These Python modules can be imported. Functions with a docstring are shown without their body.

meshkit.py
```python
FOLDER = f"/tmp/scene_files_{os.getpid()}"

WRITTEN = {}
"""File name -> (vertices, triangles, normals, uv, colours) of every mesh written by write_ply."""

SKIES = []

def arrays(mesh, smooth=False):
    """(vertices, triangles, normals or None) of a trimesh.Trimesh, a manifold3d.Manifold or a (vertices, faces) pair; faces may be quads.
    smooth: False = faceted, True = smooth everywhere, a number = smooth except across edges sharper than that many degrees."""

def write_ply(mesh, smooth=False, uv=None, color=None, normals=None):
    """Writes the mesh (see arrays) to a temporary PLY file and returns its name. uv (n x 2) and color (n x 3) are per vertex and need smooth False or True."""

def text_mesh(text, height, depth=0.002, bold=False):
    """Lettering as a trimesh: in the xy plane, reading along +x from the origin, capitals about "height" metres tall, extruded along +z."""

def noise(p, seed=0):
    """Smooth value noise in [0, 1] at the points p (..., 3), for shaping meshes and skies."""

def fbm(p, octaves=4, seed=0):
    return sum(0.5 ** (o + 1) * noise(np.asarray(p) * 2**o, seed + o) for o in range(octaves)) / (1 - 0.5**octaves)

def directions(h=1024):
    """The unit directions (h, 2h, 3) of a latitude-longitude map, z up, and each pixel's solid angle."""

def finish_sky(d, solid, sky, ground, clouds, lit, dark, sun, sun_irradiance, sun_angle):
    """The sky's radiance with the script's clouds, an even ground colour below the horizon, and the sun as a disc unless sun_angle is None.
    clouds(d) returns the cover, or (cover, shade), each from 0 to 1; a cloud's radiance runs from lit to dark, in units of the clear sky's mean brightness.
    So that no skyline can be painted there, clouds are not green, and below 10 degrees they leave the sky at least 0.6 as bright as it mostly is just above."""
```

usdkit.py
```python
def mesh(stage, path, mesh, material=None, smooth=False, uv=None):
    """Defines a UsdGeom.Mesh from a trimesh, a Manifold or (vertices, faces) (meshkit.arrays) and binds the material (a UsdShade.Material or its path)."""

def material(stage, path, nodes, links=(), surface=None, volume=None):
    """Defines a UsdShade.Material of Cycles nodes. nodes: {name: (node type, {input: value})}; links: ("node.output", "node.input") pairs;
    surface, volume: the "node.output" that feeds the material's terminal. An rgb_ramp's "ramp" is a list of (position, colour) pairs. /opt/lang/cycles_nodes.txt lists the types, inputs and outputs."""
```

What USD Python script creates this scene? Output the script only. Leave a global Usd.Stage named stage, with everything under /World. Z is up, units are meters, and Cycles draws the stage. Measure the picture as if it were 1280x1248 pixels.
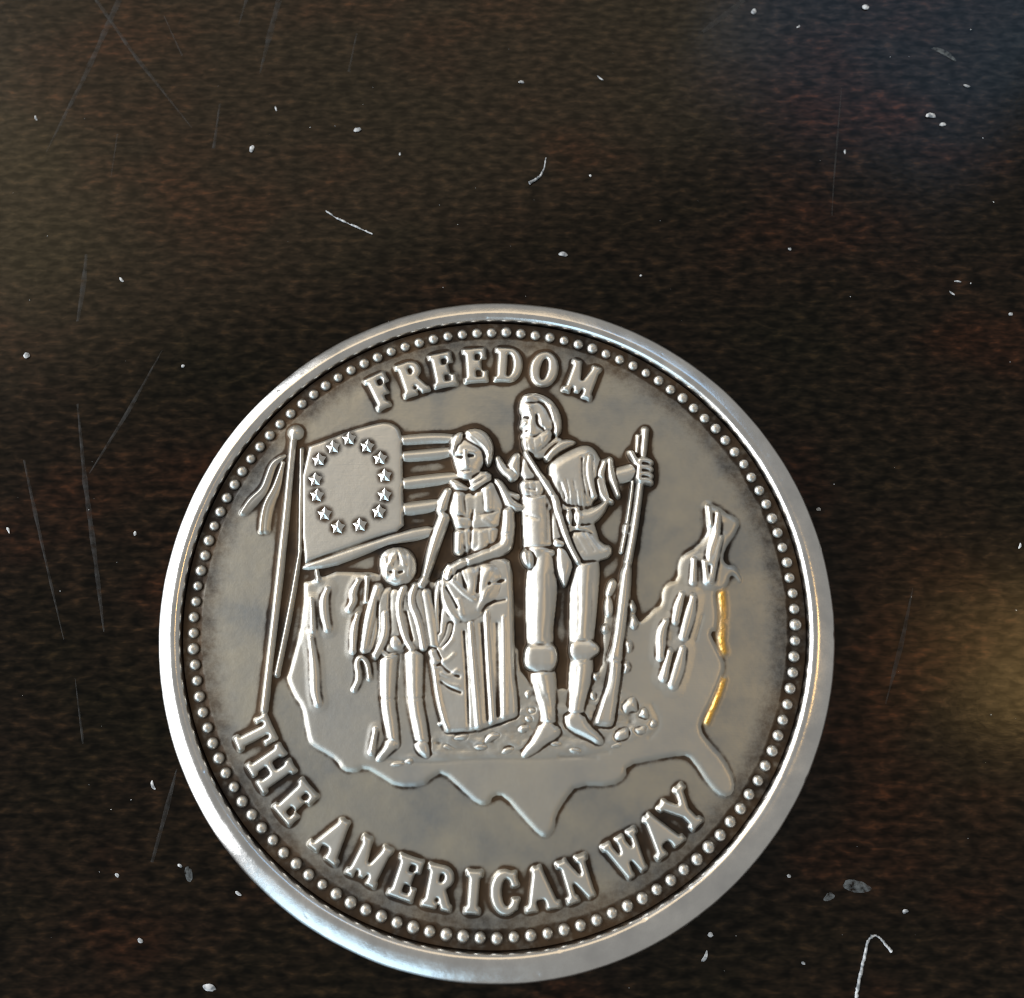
import math, random
import numpy as np
import trimesh
from scipy import ndimage
from shapely import affinity
from shapely.geometry import Polygon, LineString, Point, box
from shapely.ops import unary_union
from pxr import Usd, UsdGeom, UsdLux, UsdShade, Gf, Sdf, Vt
import usdkit, meshkit

random.seed(7)
RNG = np.random.default_rng(7)
stage = Usd.Stage.CreateInMemory()
UsdGeom.SetStageUpAxis(stage, UsdGeom.Tokens.z)
UsdGeom.SetStageMetersPerUnit(stage, 1.0)
W = UsdGeom.Xform.Define(stage, '/World')
stage.SetDefaultPrim(W.GetPrim())
UsdGeom.Scope.Define(stage, '/World/Looks')
MM = 0.001

# ------------------------------------------------------------------ camera
RB = 17.45                      # radius of the ring of beads, mm
F_PX, TILT, YAW, HH = 1118.977, 0.222144, 0.004147, 2.9862 * RB
CX, CY = -0.072317 * RB, 0.286383 * RB
Z_FIELD = 2.05                  # height of the coin's field above the table, mm
Z_BEAD = Z_FIELD + 0.12
_c, _s, _cy, _sy = math.cos(TILT), math.sin(TILT), math.cos(YAW), math.sin(YAW)
ROT = np.array([[_cy, 0, _sy], [0, 1, 0], [-_sy, 0, _cy]]) @ np.array([[1, 0, 0], [0, _c, -_s], [0, _s, _c]])
CAM = np.array([-CX, -CY, HH + Z_BEAD])
cam = UsdGeom.Camera.Define(stage, '/World/camera')
m4 = np.eye(4); m4[:3, :3] = ROT.T; m4[3, :3] = CAM * MM
cam.AddTransformOp().Set(Gf.Matrix4d(m4.tolist()))
cam.CreateHorizontalApertureAttr(36.0)
cam.CreateVerticalApertureAttr(36.0 * 998 / 1024)
cam.CreateFocalLengthAttr(36.0 * F_PX / 1280)
cam.CreateClippingRangeAttr(Gf.Vec2f(0.005, 50))
cam.CreateExposureAttr(0.0)
cam.CreateFStopAttr(55.0)
cam.CreateFocusDistanceAttr(0.0535)


def P(u, v, z=Z_BEAD):
    """The point (mm) of the plane at height z that the photograph shows at pixel u, v."""
    u, v = np.asarray(u, float), np.asarray(v, float)
    d = np.stack([(u - 640) / F_PX, -(v - 624) / F_PX, -np.ones_like(u)], -1) @ ROT.T
    k = (z - CAM[2]) / d[..., 2]
    return CAM[:2] + d[..., :2] * k[..., None]


PXMM = 0.0462                   # about one pixel of the photograph, mm on the coin

# ------------------------------------------------------------------ light
def mat(name, nodes, links, surface='p.BSDF'):
    return usdkit.material(stage, '/World/Looks/' + name, nodes, links, surface=surface)


dome_mat = mat('room_light', {'b': ('background_shader', {'color': (0.95, 0.94, 0.90), 'strength': 0.32})}, [], 'b.background')
dome = UsdLux.DomeLight.Define(stage, '/World/room_ambience')
UsdShade.MaterialBindingAPI.Apply(dome.GetPrim()).Bind(dome_mat)
dome.GetPrim().SetCustomDataByKey('kind', 'structure')


def rect(name, pos, target, w, h, color, inten):
    l = UsdLux.RectLight.Define(stage, '/World/' + name)
    p, t = np.array(pos, float), np.array(target, float)
    z = (p - t) / np.linalg.norm(p - t)
    x = np.cross([0, 0, 1], z); x /= np.linalg.norm(x)
    y = np.cross(z, x)
    m = np.eye(4); m[0, :3], m[1, :3], m[2, :3], m[3, :3] = x, y, z, p
    l.AddTransformOp().Set(Gf.Matrix4d(m.tolist()))
    l.CreateWidthAttr(w); l.CreateHeightAttr(h)
    l.CreateColorAttr(Gf.Vec3f(*color)); l.CreateIntensityAttr(inten)
    return l


rect('window_light', (-0.74, 0.12, 0.36), (0, 0.06, 0.26), 1.35, 0.70, (0.94, 0.97, 1.0), 4.4)
rect('blue_window_light', (-0.42, -0.80, 0.40), (0, 0, 0.28), 0.55, 0.65, (0.50, 0.78, 1.0), 1.8)
rect('far_window_light', (0.40, 0.72, 0.76), (0.02, 0.04, 0), 0.34, 0.26, (0.32, 0.62, 1.0), 1.1)
rect('room_light', (-0.32, 0.85, 0.90), (0, 0.03, 0), 1.3, 0.7, (1.0, 0.76, 0.46), 0.80)
rect('lamp_light', (0.485, 0.03, 0.80), (0.03, 0, 0), 0.12, 0.12, (1.0, 0.62, 0.22), 6.5)
rect('added_sheen_light', (-0.54, 0.50, 0.76), (-0.03, 0.03, 0), 0.22, 0.22, (1.0, 0.78, 0.40), 0.9)  # added light, gives the warm sheen at the left of the table

# ------------------------------------------------------------------ helpers for prims
_names = {}


def path_for(parent, name):
    k = _names.get((parent, name), 0)
    _names[(parent, name)] = k + 1
    return f'{parent}/{name}' + (f'_{k:03d}' if k else '')


def tag(prim, label=None, cat=None, group=None, kind=None):
    prim = prim.GetPrim() if hasattr(prim, 'GetPrim') else prim
    for k, v in (('label', label), ('category', cat), ('group', group), ('kind', kind)):
        if v:
            prim.SetCustomDataByKey(k, v)
    return prim


def put(parent, name, v, f, material, normals=None, tone=None, smooth=False):
    """One Mesh prim; v in millimetres."""
    p = path_for(parent, name)
    if normals is None:
        v, f, normals = meshkit.arrays((np.asarray(v, float), np.asarray(f, int)), smooth)
    m = UsdGeom.Mesh.Define(stage, p)
    m.CreatePointsAttr(Vt.Vec3fArray.FromNumpy((np.asarray(v) * MM).astype(np.float32)))
    m.CreateFaceVertexCountsAttr(Vt.IntArray.FromNumpy(np.full(len(f), 3, np.int32)))
    m.CreateFaceVertexIndicesAttr(Vt.IntArray.FromNumpy(np.asarray(f).astype(np.int32).ravel()))
    m.CreateSubdivisionSchemeAttr('none')
    if normals is not None:
        m.CreateNormalsAttr(Vt.Vec3fArray.FromNumpy(np.asarray(normals).astype(np.float32)))
        m.SetNormalsInterpolation('vertex')
    if tone is not None:
        UsdGeom.PrimvarsAPI(m).CreatePrimvar('tone', Sdf.ValueTypeNames.Color3fArray, 'vertex').Set(Vt.Vec3fArray.FromNumpy(np.asarray(tone, np.float32)))
    UsdShade.MaterialBindingAPI.Apply(m.GetPrim()).Bind(material)
    return m.GetPrim()


# ------------------------------------------------------------------ materials
def G(*a):
    return tuple(a)


silver = mat('antique_silver', {
    'g': ('geometry', {}),
    'a': ('attribute', {'attribute': 'tone'}), 's': ('separate_color', {}),
    'n1': ('noise_texture', {'scale': 330.0, 'detail': 4.0, 'roughness': 0.6}),
    'n2': ('noise_texture', {'scale': 2200.0, 'detail': 5.0, 'roughness': 0.65}),
    'n3': ('noise_texture', {'scale': 9000.0, 'detail': 3.0, 'roughness': 0.6}),
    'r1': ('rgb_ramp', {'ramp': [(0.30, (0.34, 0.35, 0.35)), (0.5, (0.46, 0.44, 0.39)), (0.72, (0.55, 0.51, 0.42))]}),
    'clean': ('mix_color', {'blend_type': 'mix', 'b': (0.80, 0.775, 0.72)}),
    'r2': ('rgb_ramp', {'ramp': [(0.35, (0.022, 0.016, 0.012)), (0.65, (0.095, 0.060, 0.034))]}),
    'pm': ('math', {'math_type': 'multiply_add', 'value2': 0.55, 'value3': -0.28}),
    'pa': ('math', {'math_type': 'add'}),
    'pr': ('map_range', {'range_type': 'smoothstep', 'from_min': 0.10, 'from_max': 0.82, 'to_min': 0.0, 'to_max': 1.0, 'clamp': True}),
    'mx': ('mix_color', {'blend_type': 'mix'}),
    'painted_glint': ('mix_color', {'blend_type': 'mix', 'b': (1.0, 0.58, 0.12)}),  # colour of the painted lamp glints
    'ro': ('map_range', {'from_min': 0.0, 'from_max': 1.0, 'to_min': 0.40, 'to_max': 0.54, 'clamp': True}),
    'me': ('map_range', {'from_min': 0.0, 'from_max': 1.0, 'to_min': 1.0, 'to_max': 0.65, 'clamp': True}),
    'hm': ('mapping', {'mapping_type': 'point', 'rotation': (0.0, 0.0, 0.7), 'scale': (350.0, 14000.0, 1.0)}),
    'hn': ('noise_texture', {'scale': 1.0, 'detail': 2.0, 'roughness': 0.5}),
    'b3': ('bump', {'strength': 0.28, 'distance': 0.00001}),
    'b1': ('bump', {'strength': 0.28, 'distance': 0.00004}),
    'b2': ('bump', {'strength': 0.15, 'distance': 0.00001}),
    'p': ('principled_bsdf', {})},
    [('g.position', 'n1.vector'), ('g.position', 'n2.vector'), ('g.position', 'n3.vector'), ('a.color', 's.color'),
     ('n1.fac', 'r1.fac'), ('r1.color', 'clean.a'), ('s.b', 'clean.fac'),
     ('n2.fac', 'pm.value1'), ('s.r', 'pa.value1'), ('pm.value', 'pa.value2'), ('pa.value', 'pr.value'),
     ('n1.fac', 'r2.fac'), ('clean.result', 'mx.a'), ('r2.color', 'mx.b'), ('pr.result', 'mx.fac'),
     ('mx.result', 'painted_glint.a'), ('s.g', 'painted_glint.fac'), ('painted_glint.result', 'p.base_color'),
     ('pr.result', 'ro.value'), ('ro.result', 'p.roughness'), ('pr.result', 'me.value'), ('me.result', 'p.metallic'),
     ('n2.fac', 'b1.height'), ('n3.fac', 'b2.height'), ('b1.normal', 'b2.normal'), ('b2.normal', 'b3.normal'), ('g.position', 'hm.vector'), ('hm.vector', 'hn.vector'), ('hn.fac', 'b3.height'), ('b3.normal', 'p.normal')])

rim_mat = mat('worn_rim_silver', {
    'g': ('geometry', {}),
    'a': ('attribute', {'attribute': 'tone'}), 's': ('separate_color', {}),
    'n1': ('noise_texture', {'scale': 500.0, 'detail': 4.0, 'roughness': 0.6}),
    'n2': ('noise_texture', {'scale': 2600.0, 'detail': 4.0, 'roughness': 0.6}),
    'r1': ('rgb_ramp', {'ramp': [(0.3, (0.70, 0.69, 0.68)), (0.7, (0.88, 0.86, 0.83))]}),
    'mx': ('mix_color', {'blend_type': 'mix', 'b': (0.045, 0.035, 0.028)}),
    'ro': ('map_range', {'from_min': 0.3, 'from_max': 0.7, 'to_min': 0.17, 'to_max': 0.29, 'clamp': True}),
    'b1': ('bump', {'strength': 0.30, 'distance': 0.00003}),
    'p': ('principled_bsdf', {'metallic': 1.0})},
    [('g.position', 'n1.vector'), ('g.position', 'n2.vector'), ('a.color', 's.color'), ('n1.fac', 'r1.fac'), ('r1.color', 'mx.a'), ('s.r', 'mx.fac'), ('mx.result', 'p.base_color'),
     ('n1.fac', 'ro.value'), ('ro.result', 'p.roughness'), ('n2.fac', 'b1.height'), ('b1.normal', 'p.normal')])

star_mat = mat('bright_silver', {
    'g': ('geometry', {}), 'n1': ('noise_texture', {'scale': 1500.0, 'detail': 3.0}),
    'r1': ('rgb_ramp', {'ramp': [(0.3, (0.74, 0.72, 0.68)), (0.7, (0.88, 0.86, 0.82))]}),
    'p': ('principled_bsdf', {'metallic': 1.0, 'roughness': 0.24})},
    [('g.position', 'n1.vector'), ('n1.fac', 'r1.fac'), ('r1.color', 'p.base_color')])

wood = mat('dark_varnished_wood', {
    'g': ('geometry', {}),
    'm1': ('mapping', {'mapping_type': 'point', 'scale': (1000.0, 2300.0, 1.0)}),
    'n1': ('noise_texture', {'scale': 1.0, 'detail': 2.5, 'roughness': 0.5, 'distortion': 0.2}),
    'm2': ('mapping', {'mapping_type': 'point', 'scale': (60.0, 90.0, 1.0)}),
    'n2': ('noise_texture', {'scale': 1.0, 'detail': 3.0, 'roughness': 0.55}),
    'm3': ('mapping', {'mapping_type': 'point', 'scale': (260.0, 5200.0, 1.0)}),
    'n3': ('noise_texture', {'scale': 1.0, 'detail': 3.0, 'roughness': 0.6}),
    'r1': ('rgb_ramp', {'ramp': [(0.30, (0.0022, 0.0016, 0.0009)), (0.46, (0.0066, 0.0041, 0.0020)), (0.60, (0.0140, 0.0077, 0.0034)), (0.76, (0.038, 0.0195, 0.0085))]}),
    'r2': ('rgb_ramp', {'ramp': [(0.33, (0.65, 0.80, 0.62)), (0.52, (1.0, 0.92, 0.85)), (0.68, (2.1, 1.15, 0.80))]}),
    'mu': ('mix_color', {'blend_type': 'multiply', 'fac': 1.0}),
    'r3': ('rgb_ramp', {'ramp': [(0.35, (0.80, 0.80, 0.80)), (0.6, (1.1, 1.1, 1.1))]}),
    'mv': ('mix_color', {'blend_type': 'multiply', 'fac': 1.0}),
    'ro': ('map_range', {'from_min': 0.3, 'from_max': 0.7, 'to_min': 0.13, 'to_max': 0.20, 'clamp': True}),
    'm4': ('mapping', {'mapping_type': 'point', 'scale': (2200.0, 2600.0, 1.0)}),
    'n4': ('noise_texture', {'scale': 1.0, 'detail': 3.0, 'roughness': 0.6}),
    'b': ('bump', {'strength': 0.07, 'distance': 0.00004}),
    'sp': ('map_range', {'from_min': 0.36, 'from_max': 0.64, 'to_min': 0.17, 'to_max': 0.27, 'clamp': True}),
    'p': ('principled_bsdf', {})},
    [('g.position', 'm1.vector'), ('m1.vector', 'n1.vector'), ('g.position', 'm2.vector'), ('m2.vector', 'n2.vector'), ('g.position', 'm3.vector'), ('m3.vector', 'n3.vector'),
     ('g.position', 'm4.vector'), ('m4.vector', 'n4.vector'),
     ('n1.fac', 'r1.fac'), ('n2.fac', 'r2.fac'), ('n3.fac', 'r3.fac'), ('r1.color', 'mu.a'), ('r2.color', 'mu.b'), ('mu.result', 'mv.a'), ('r3.color', 'mv.b'), ('mv.result', 'p.base_color'),
     ('n2.fac', 'ro.value'), ('ro.result', 'p.roughness'), ('n1.fac', 'sp.value'), ('sp.result', 'p.specular_ior_level'), ('n4.fac', 'b.height'), ('b.normal', 'p.normal')])

scratch_mat = mat('scuffed_varnish', {
    'g': ('geometry', {}), 'n1': ('noise_texture', {'scale': 1800.0, 'detail': 3.0}),
    'f': ('map_range', {'from_min': 0.20, 'from_max': 0.80, 'to_min': 0.0, 'to_max': 0.42, 'clamp': True}),
    't': ('transparent_bsdf', {}), 'd': ('principled_bsdf', {'base_color': (0.065, 0.066, 0.066), 'roughness': 0.6}), 'x': ('mix_closure', {})},
    [('g.position', 'n1.vector'), ('n1.fac', 'f.value'), ('f.result', 'x.fac'), ('t.BSDF', 'x.closure1'), ('d.BSDF', 'x.closure2')], 'x.closure')
dust_mat = mat('pale_dust', {
    'g': ('geometry', {}), 'n1': ('noise_texture', {'scale': 4000.0, 'detail': 3.0}),
    'r1': ('rgb_ramp', {'ramp': [(0.35, (0.16, 0.18, 0.20)), (0.65, (0.66, 0.68, 0.70))]}),
    'p': ('principled_bsdf', {'roughness': 0.55})},
    [('g.position', 'n1.vector'), ('n1.fac', 'r1.fac'), ('r1.color', 'p.base_color')])
film_mat = mat('thin_grey_dust', {
    'g': ('geometry', {}), 'n1': ('noise_texture', {'scale': 2500.0, 'detail': 4.0, 'roughness': 0.65}),
    'f': ('map_range', {'from_min': 0.38, 'from_max': 0.66, 'to_min': 0.0, 'to_max': 0.6, 'clamp': True}),
    't': ('transparent_bsdf', {}), 'd': ('principled_bsdf', {'base_color': (0.17, 0.19, 0.20), 'roughness': 0.7}), 'x': ('mix_closure', {})},
    [('g.position', 'n1.vector'), ('n1.fac', 'f.value'), ('f.result', 'x.fac'), ('t.BSDF', 'x.closure1'), ('d.BSDF', 'x.closure2')], 'x.closure')

# ------------------------------------------------------------------ table
b = trimesh.creation.box((900, 620, 28)); b.apply_translation((60, 40, -14))
put('/World', 'table', b.vertices, b.faces, wood)
tag(stage.GetPrimAtPath('/World/table'), 'dark brown varnished wooden table top with fine scratches', kind='structure')


def ribbon(pts, widths, z0=0.0, th=0.012):
    """A thin tapered sliver along a line on the table, mm."""
    ls = LineString(pts)
    n = max(6, int(ls.length / 0.8))
    q = np.array([ls.interpolate(t, normalized=True).coords[0] for t in np.linspace(0, 1, n)])
    t = np.gradient(q, axis=0); t /= np.linalg.norm(t, axis=1)[:, None]
    nr = np.stack([-t[:, 1], t[:, 0]], 1)
    w = np.interp(np.linspace(0, 1, n), np.linspace(0, 1, len(widths)), widths)
    w = w * (0.75 + 0.5 * RNG.random(n))
    a, c = q - nr * w[:, None] / 2, q + nr * w[:, None] / 2
    v = np.vstack([np.c_[a, np.full(n, z0)], np.c_[q, np.full(n, z0 + th)], np.c_[c, np.full(n, z0)]])
    f = []
    for i in range(n - 1):
        for s in (0, n):
            f += [[s + i, s + i + 1, s + n + i + 1], [s + i, s + n + i + 1, s + n + i]]
    return v, np.array(f)[:, ::-1]


SCR = [([(120, 0), (170, 72), (240, 160)], [.2, .25, .05]), ([(149, 0), (105, 98), (58, 190)], [.35, .4, .05]), ([(349, 0), (338, 40), (325, 92)], [.5, .4, .1]),
       ([(308, 0), (299, 30)], [.25, .05]), ([(275, 130), (267, 186)], [.12, .2]), ([(147, 168), (139, 222)], [.1, .05]), ([(108, 318), (104, 360), (97, 402)], [.15, .35, .15]),
       ([(97, 505), (106, 600), (118, 690), (130, 790)], [.12, .3, .3, .1]), ([(203, 438), (160, 515), (112, 592)], [.05, .25, .1]), ([(30, 575), (48, 660), (66, 740), (80, 800)], [.1, .25, .15, .05]),
       ([(1141, 735), (1128, 800), (1107, 880)], [.05, .3, .05]), ([(221, 962), (206, 1020), (190, 1078)], [.1, .3, .15]), ([(94, 848), (104, 930)], [.05, .15]),
       ([(930, 0), (905, 20), (878, 40)], [.4, .5, .2]), ([(1052, 110), (1042, 230), (1040, 270)], [.05, .12, .05]), ([(446, 42), (436, 90)], [.1, .15]), ([(205, 20), (228, 70)], [.05, .1])]
for pts, wd in SCR:
    v, f = ribbon(P(*np.array(pts).T, z=0.0), wd, 0.006)
    put('/World/table', 'scratch', v, f, scratch_mat)

# ------------------------------------------------------------------ the coin's relief as one height field, cut into its parts
STEP = 0.033
EXT = 18.32
AX = np.arange(-EXT, EXT + STEP / 2, STEP)
N = len(AX)
GX, GY = np.meshgrid(AX, AX)                 # [row=y, col=x]
H = np.zeros((N, N))
ID = np.zeros((N, N), np.int16)
KEYS = [('field', None)]


def key(part, sub=None):
    k = (part, sub)
    if k not in KEYS:
        KEYS.append(k)
    return KEYS.index(k)


def win(pts, pad):
    lo, hi = pts.min(0) - pad, pts.max(0) + pad
    i0, j0 = np.clip(((lo + EXT) / STEP).astype(int), 0, N - 1)
    i1, j1 = np.clip(((hi + EXT) / STEP).astype(int) + 2, 1, N)
    return np.s_[j0:j1, i0:i1]


def segdist(x, y, a, b_):
    d = b_ - a
    t = np.clip(((x - a[0]) * d[0] + (y - a[1]) * d[1]) / max(d @ d, 1e-12), 0, 1)
    return np.hypot(x - a[0] - t * d[0], y - a[1] - t * d[1]), t


def sdf(rings, x, y):
    """Distance inside (+) a set of closed rings."""
    d, ins = np.full(x.shape, 1e9), np.zeros(x.shape, bool)
    for r in rings:
        for a, b_ in zip(r, np.roll(r, -1, 0)):
            d = np.minimum(d, segdist(x, y, a, b_)[0])
            if a[1] != b_[1]:
                ins ^= ((a[1] > y) != (b_[1] > y)) & (x < (b_[0] - a[0]) * (y - a[1]) / (b_[1] - a[1]) + a[0])
    return np.where(ins, d, -d)


def chaikin(p, n):
    for _ in range(n):
        q = np.roll(p, -1, 0)
        p = np.stack([0.75 * p + 0.25 * q, 0.25 * p + 0.75 * q], 1).reshape(-1, 2)
    return p


def dome_profile(t):
    return 1 - (1 - np.clip(t, 0, 1)) ** 1.7


def px(pts):
    return P(*np.array(pts, float).T)


def over(w, z0, z1):
    """A piece struck on top of another one dips only a little at its outline."""
    u = H[w]
    return np.where(u > 0.22, np.maximum(z0, np.minimum(z1 - 0.05, u - 0.15)), z0)


def poly(k, pts, z0, z1, e, sm=1, mode='set', rings=None, tilt=None):
    """A raised area: z0 at its outline rising to z1 at e pixels inside."""
    rings = rings or [chaikin(px(pts), sm)]
    w = win(np.vstack(rings), 0.1)
    x, y = GX[w], GY[w]
    d = sdf(rings, x, y)
    if mode == 'set':
        z0 = over(w, z0, z1)
    z = z0 + (z1 - z0) * dome_profile(d / (e * PXMM))
    on = d > 0
    if mode == 'max':
        on &= z > H[w]
    if mode == 'add':
        H[w] = np.where(on, H[w] + z, H[w]); return
    H[w] = np.where(on, z, H[w])
    if k is not None:
        ID[w] = np.where(on, k, ID[w])


def chain(pts, rad):
    c = px(pts)
    r = np.broadcast_to(np.array(rad, float) * PXMM, len(c)) if np.ndim(rad) else np.full(len(c), rad * PXMM)
    w = win(c, r.max() + 0.25)
    x, y = GX[w], GY[w]
    for _ in range(2 if len(c) > 2 else 0):          # round the corners of the line
        q0, q1 = c[:-1] * 0.75 + c[1:] * 0.25, c[:-1] * 0.25 + c[1:] * 0.75
        s0, s1 = r[:-1] * 0.75 + r[1:] * 0.25, r[:-1] * 0.25 + r[1:] * 0.75
        c = np.vstack([c[:1], np.stack([q0, q1], 1).reshape(-1, 2), c[-1:]])
        r = np.r_[r[:1], np.stack([s0, s1], 1).ravel(), r[-1:]]
    best, rr = np.full(x.shape, 1e9), np.ones(x.shape)
    for i in range(len(c) - 1):
        d, t = segdist(x, y, c[i], c[i + 1])
        rl = r[i] + (r[i + 1] - r[i]) * t
        q = d / rl
        rr = np.where(q < best, rl, rr); best = np.minimum(best, q)
    return w, best, rr


def limb(k, pts, rad, z0, z1, mode='set'):
    """A rounded tapering form along a line."""
    w, q, _ = chain(pts, rad)
    on = q < 1
    if mode == 'set':
        z0 = over(w, z0, z1)
    z = z0 + (z1 - z0) * (1 - np.clip(q, 0, 1) ** 1.75)
    if mode == 'max':
        on &= z > H[w]
    H[w] = np.where(on, z, H[w])
    if k is not None:
        ID[w] = np.where(on, k, ID[w])


def ridge(k, pts, rad, h):
    """A raised line added on what lies under it."""
    w, q, _ = chain(pts, rad)
    H[w] += np.where(q < 1, h * (1 - np.clip(q, 0, 1) ** 2), 0)
    if k is not None:
        ID[w] = np.where(q < 0.95, k, ID[w])


def groove(pts, rad, dep):
    w, q, _ = chain(pts, rad)
    H[w] -= dep * np.exp(-2.0 * q * q)


# --- map of the country
MAP = [(380, 712), (376, 776), (369, 807), (359, 843), (357, 848), (366, 870), (376, 884), (380, 903), (384, 927), (392, 935), (405, 942), (419, 951), (428, 965), (444, 967), (456, 961),
       (475, 972), (495, 985), (529, 984), (541, 973), (553, 967), (575, 987), (597, 1007), (611, 1007), (618, 996), (630, 997), (652, 1022), (674, 1046), (686, 1048), (694, 1036), (696, 1020), (708, 1000),
       (722, 983), (766, 984), (783, 973), (785, 958), (817, 951), (853, 945), (864, 950), (887, 985), (904, 1000), (919, 995), (921, 976), (906, 947), (887, 927), (877, 912), (880, 899), (890, 880), (902, 852),
       (908, 833), (903, 819), (893, 800), (890, 791), (897, 789), (899, 768), (896, 747), (897, 740), (904, 739), (911, 731), (914, 720), (920, 721), (926, 730), (929, 726), (923, 712), (918, 707),
       (909, 705), (906, 696), (911, 682), (920, 668), (926, 654), (920, 646), (908, 640), (897, 632), (888, 629), (882, 632), (881, 640), (883, 652), (882, 666), (871, 682), (853, 693), (847, 703), (846, 724),
       (834, 728), (827, 738), (826, 755), (816, 761), (808, 770), (798, 776), (795, 750), (788, 740), (776, 728), (768, 722), (760, 745), (752, 770), (750, 850), (700, 860), (655, 850), (650, 800), (600, 760), (540, 716)]
kM = key('country_map')
poly(kM, MAP, 0.0, 0.20, 7.5, sm=1)
for pts, r in [([(396, 714), (398, 725)], 3.5), ([(390, 750), (392, 788)], 4), ([(410, 737), (405, 750), (406, 769), (410, 786)], 5), ([(389, 798), (394, 834), (394, 863), (398, 879)], 5),
               ([(449, 726), (441, 742), (443, 752), (437, 762)], 4.5), ([(460, 721), (458, 752)], 3.5), ([(448, 769), (443, 786), (442, 814)], 4.5), ([(470, 912), (465, 940)], 4),
               ([(867, 700), (866, 728)], 5), ([(880, 703), (883, 727)], 5), ([(852, 743), (847, 759), (844, 777)], 5), ([(866, 747), (862, 768), (854, 796)], 6), ([(832, 777), (826, 791), (825, 822)], 5.5),
               ([(837, 815), (829, 847)], 6), ([(853, 812), (848, 835), (841, 856)], 6.5), ([(885, 633), (887, 656)], 3.5), ([(897, 642), (895, 668), (887, 689), (886, 704)], 4.5), ([(901, 672), (893, 700), (888, 728)], 4)]:
    ridge(None, pts, r * 2.6, 0.07)
    r = r * 1.3; r_ = [r * 0.55] + [r] * (len(pts) - 2) + [r * 0.8]
    ridge(key('country_map', 'mountain_ridge_%d' % len(KEYS)), pts, r_, 0.24)
groove([(904, 655), (899, 690)], 3, 0.05)
groove([(878, 770), (870, 800)], 3, 0.05)
# --- rocks and ground
_p = [chaikin(px([(548, 905), (600, 916), (650, 880), (662, 850), (700, 880), (745, 850), (785, 862), (812, 880), (826, 905), (806, 925), (760, 940), (690, 948), (600, 948), (530, 955), (484, 950), (520, 935)]), 2)]
_w = win(_p[0], 0.3)
_d = np.clip(sdf(_p, GX[_w], GY[_w]) / 0.5, 0, 1)
H[_w] += _d * (0.03 + 0.22 * (meshkit.fbm(np.stack([GX[_w] * 1.3, GY[_w] * 2.6, 0 * GX[_w] + 4], -1), 3, 41) - 0.42))
ROCK = [(615, 922, 13, 6, -25), (655, 911, 9, 6, -10), (577, 921, 12, 5, -10), (634, 938, 10, 4, -20), (600, 934, 9, 4, 0), (560, 934, 8, 4, 10), (664, 888, 6, 5, 0), (660, 899, 6, 5, 20), (787, 882, 11, 12, 40), (803, 893, 9, 8, 0),
        (778, 918, 13, 8, -30), (800, 913, 9, 6, 0), (770, 932, 8, 4, -20), (816, 905, 6, 5, 0), (694, 930, 8, 4, 0), (718, 938, 9, 4, 5), (551, 905, 5, 5, 0), (497, 955, 9, 4, -10), (512, 952, 6, 4, 0),
        (764, 735, 8, 13, 10), (761, 760, 7, 14, 0), (757, 786, 6, 9, 0), (789, 758, 6, 8, 0), (792, 778, 6, 10, 10), (785, 808, 6, 9, -10), (783, 835, 6, 8, 0), (745, 845, 5, 6, 0), (741, 870, 5, 7, 0), (660, 868, 5, 6, 0)]
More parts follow.
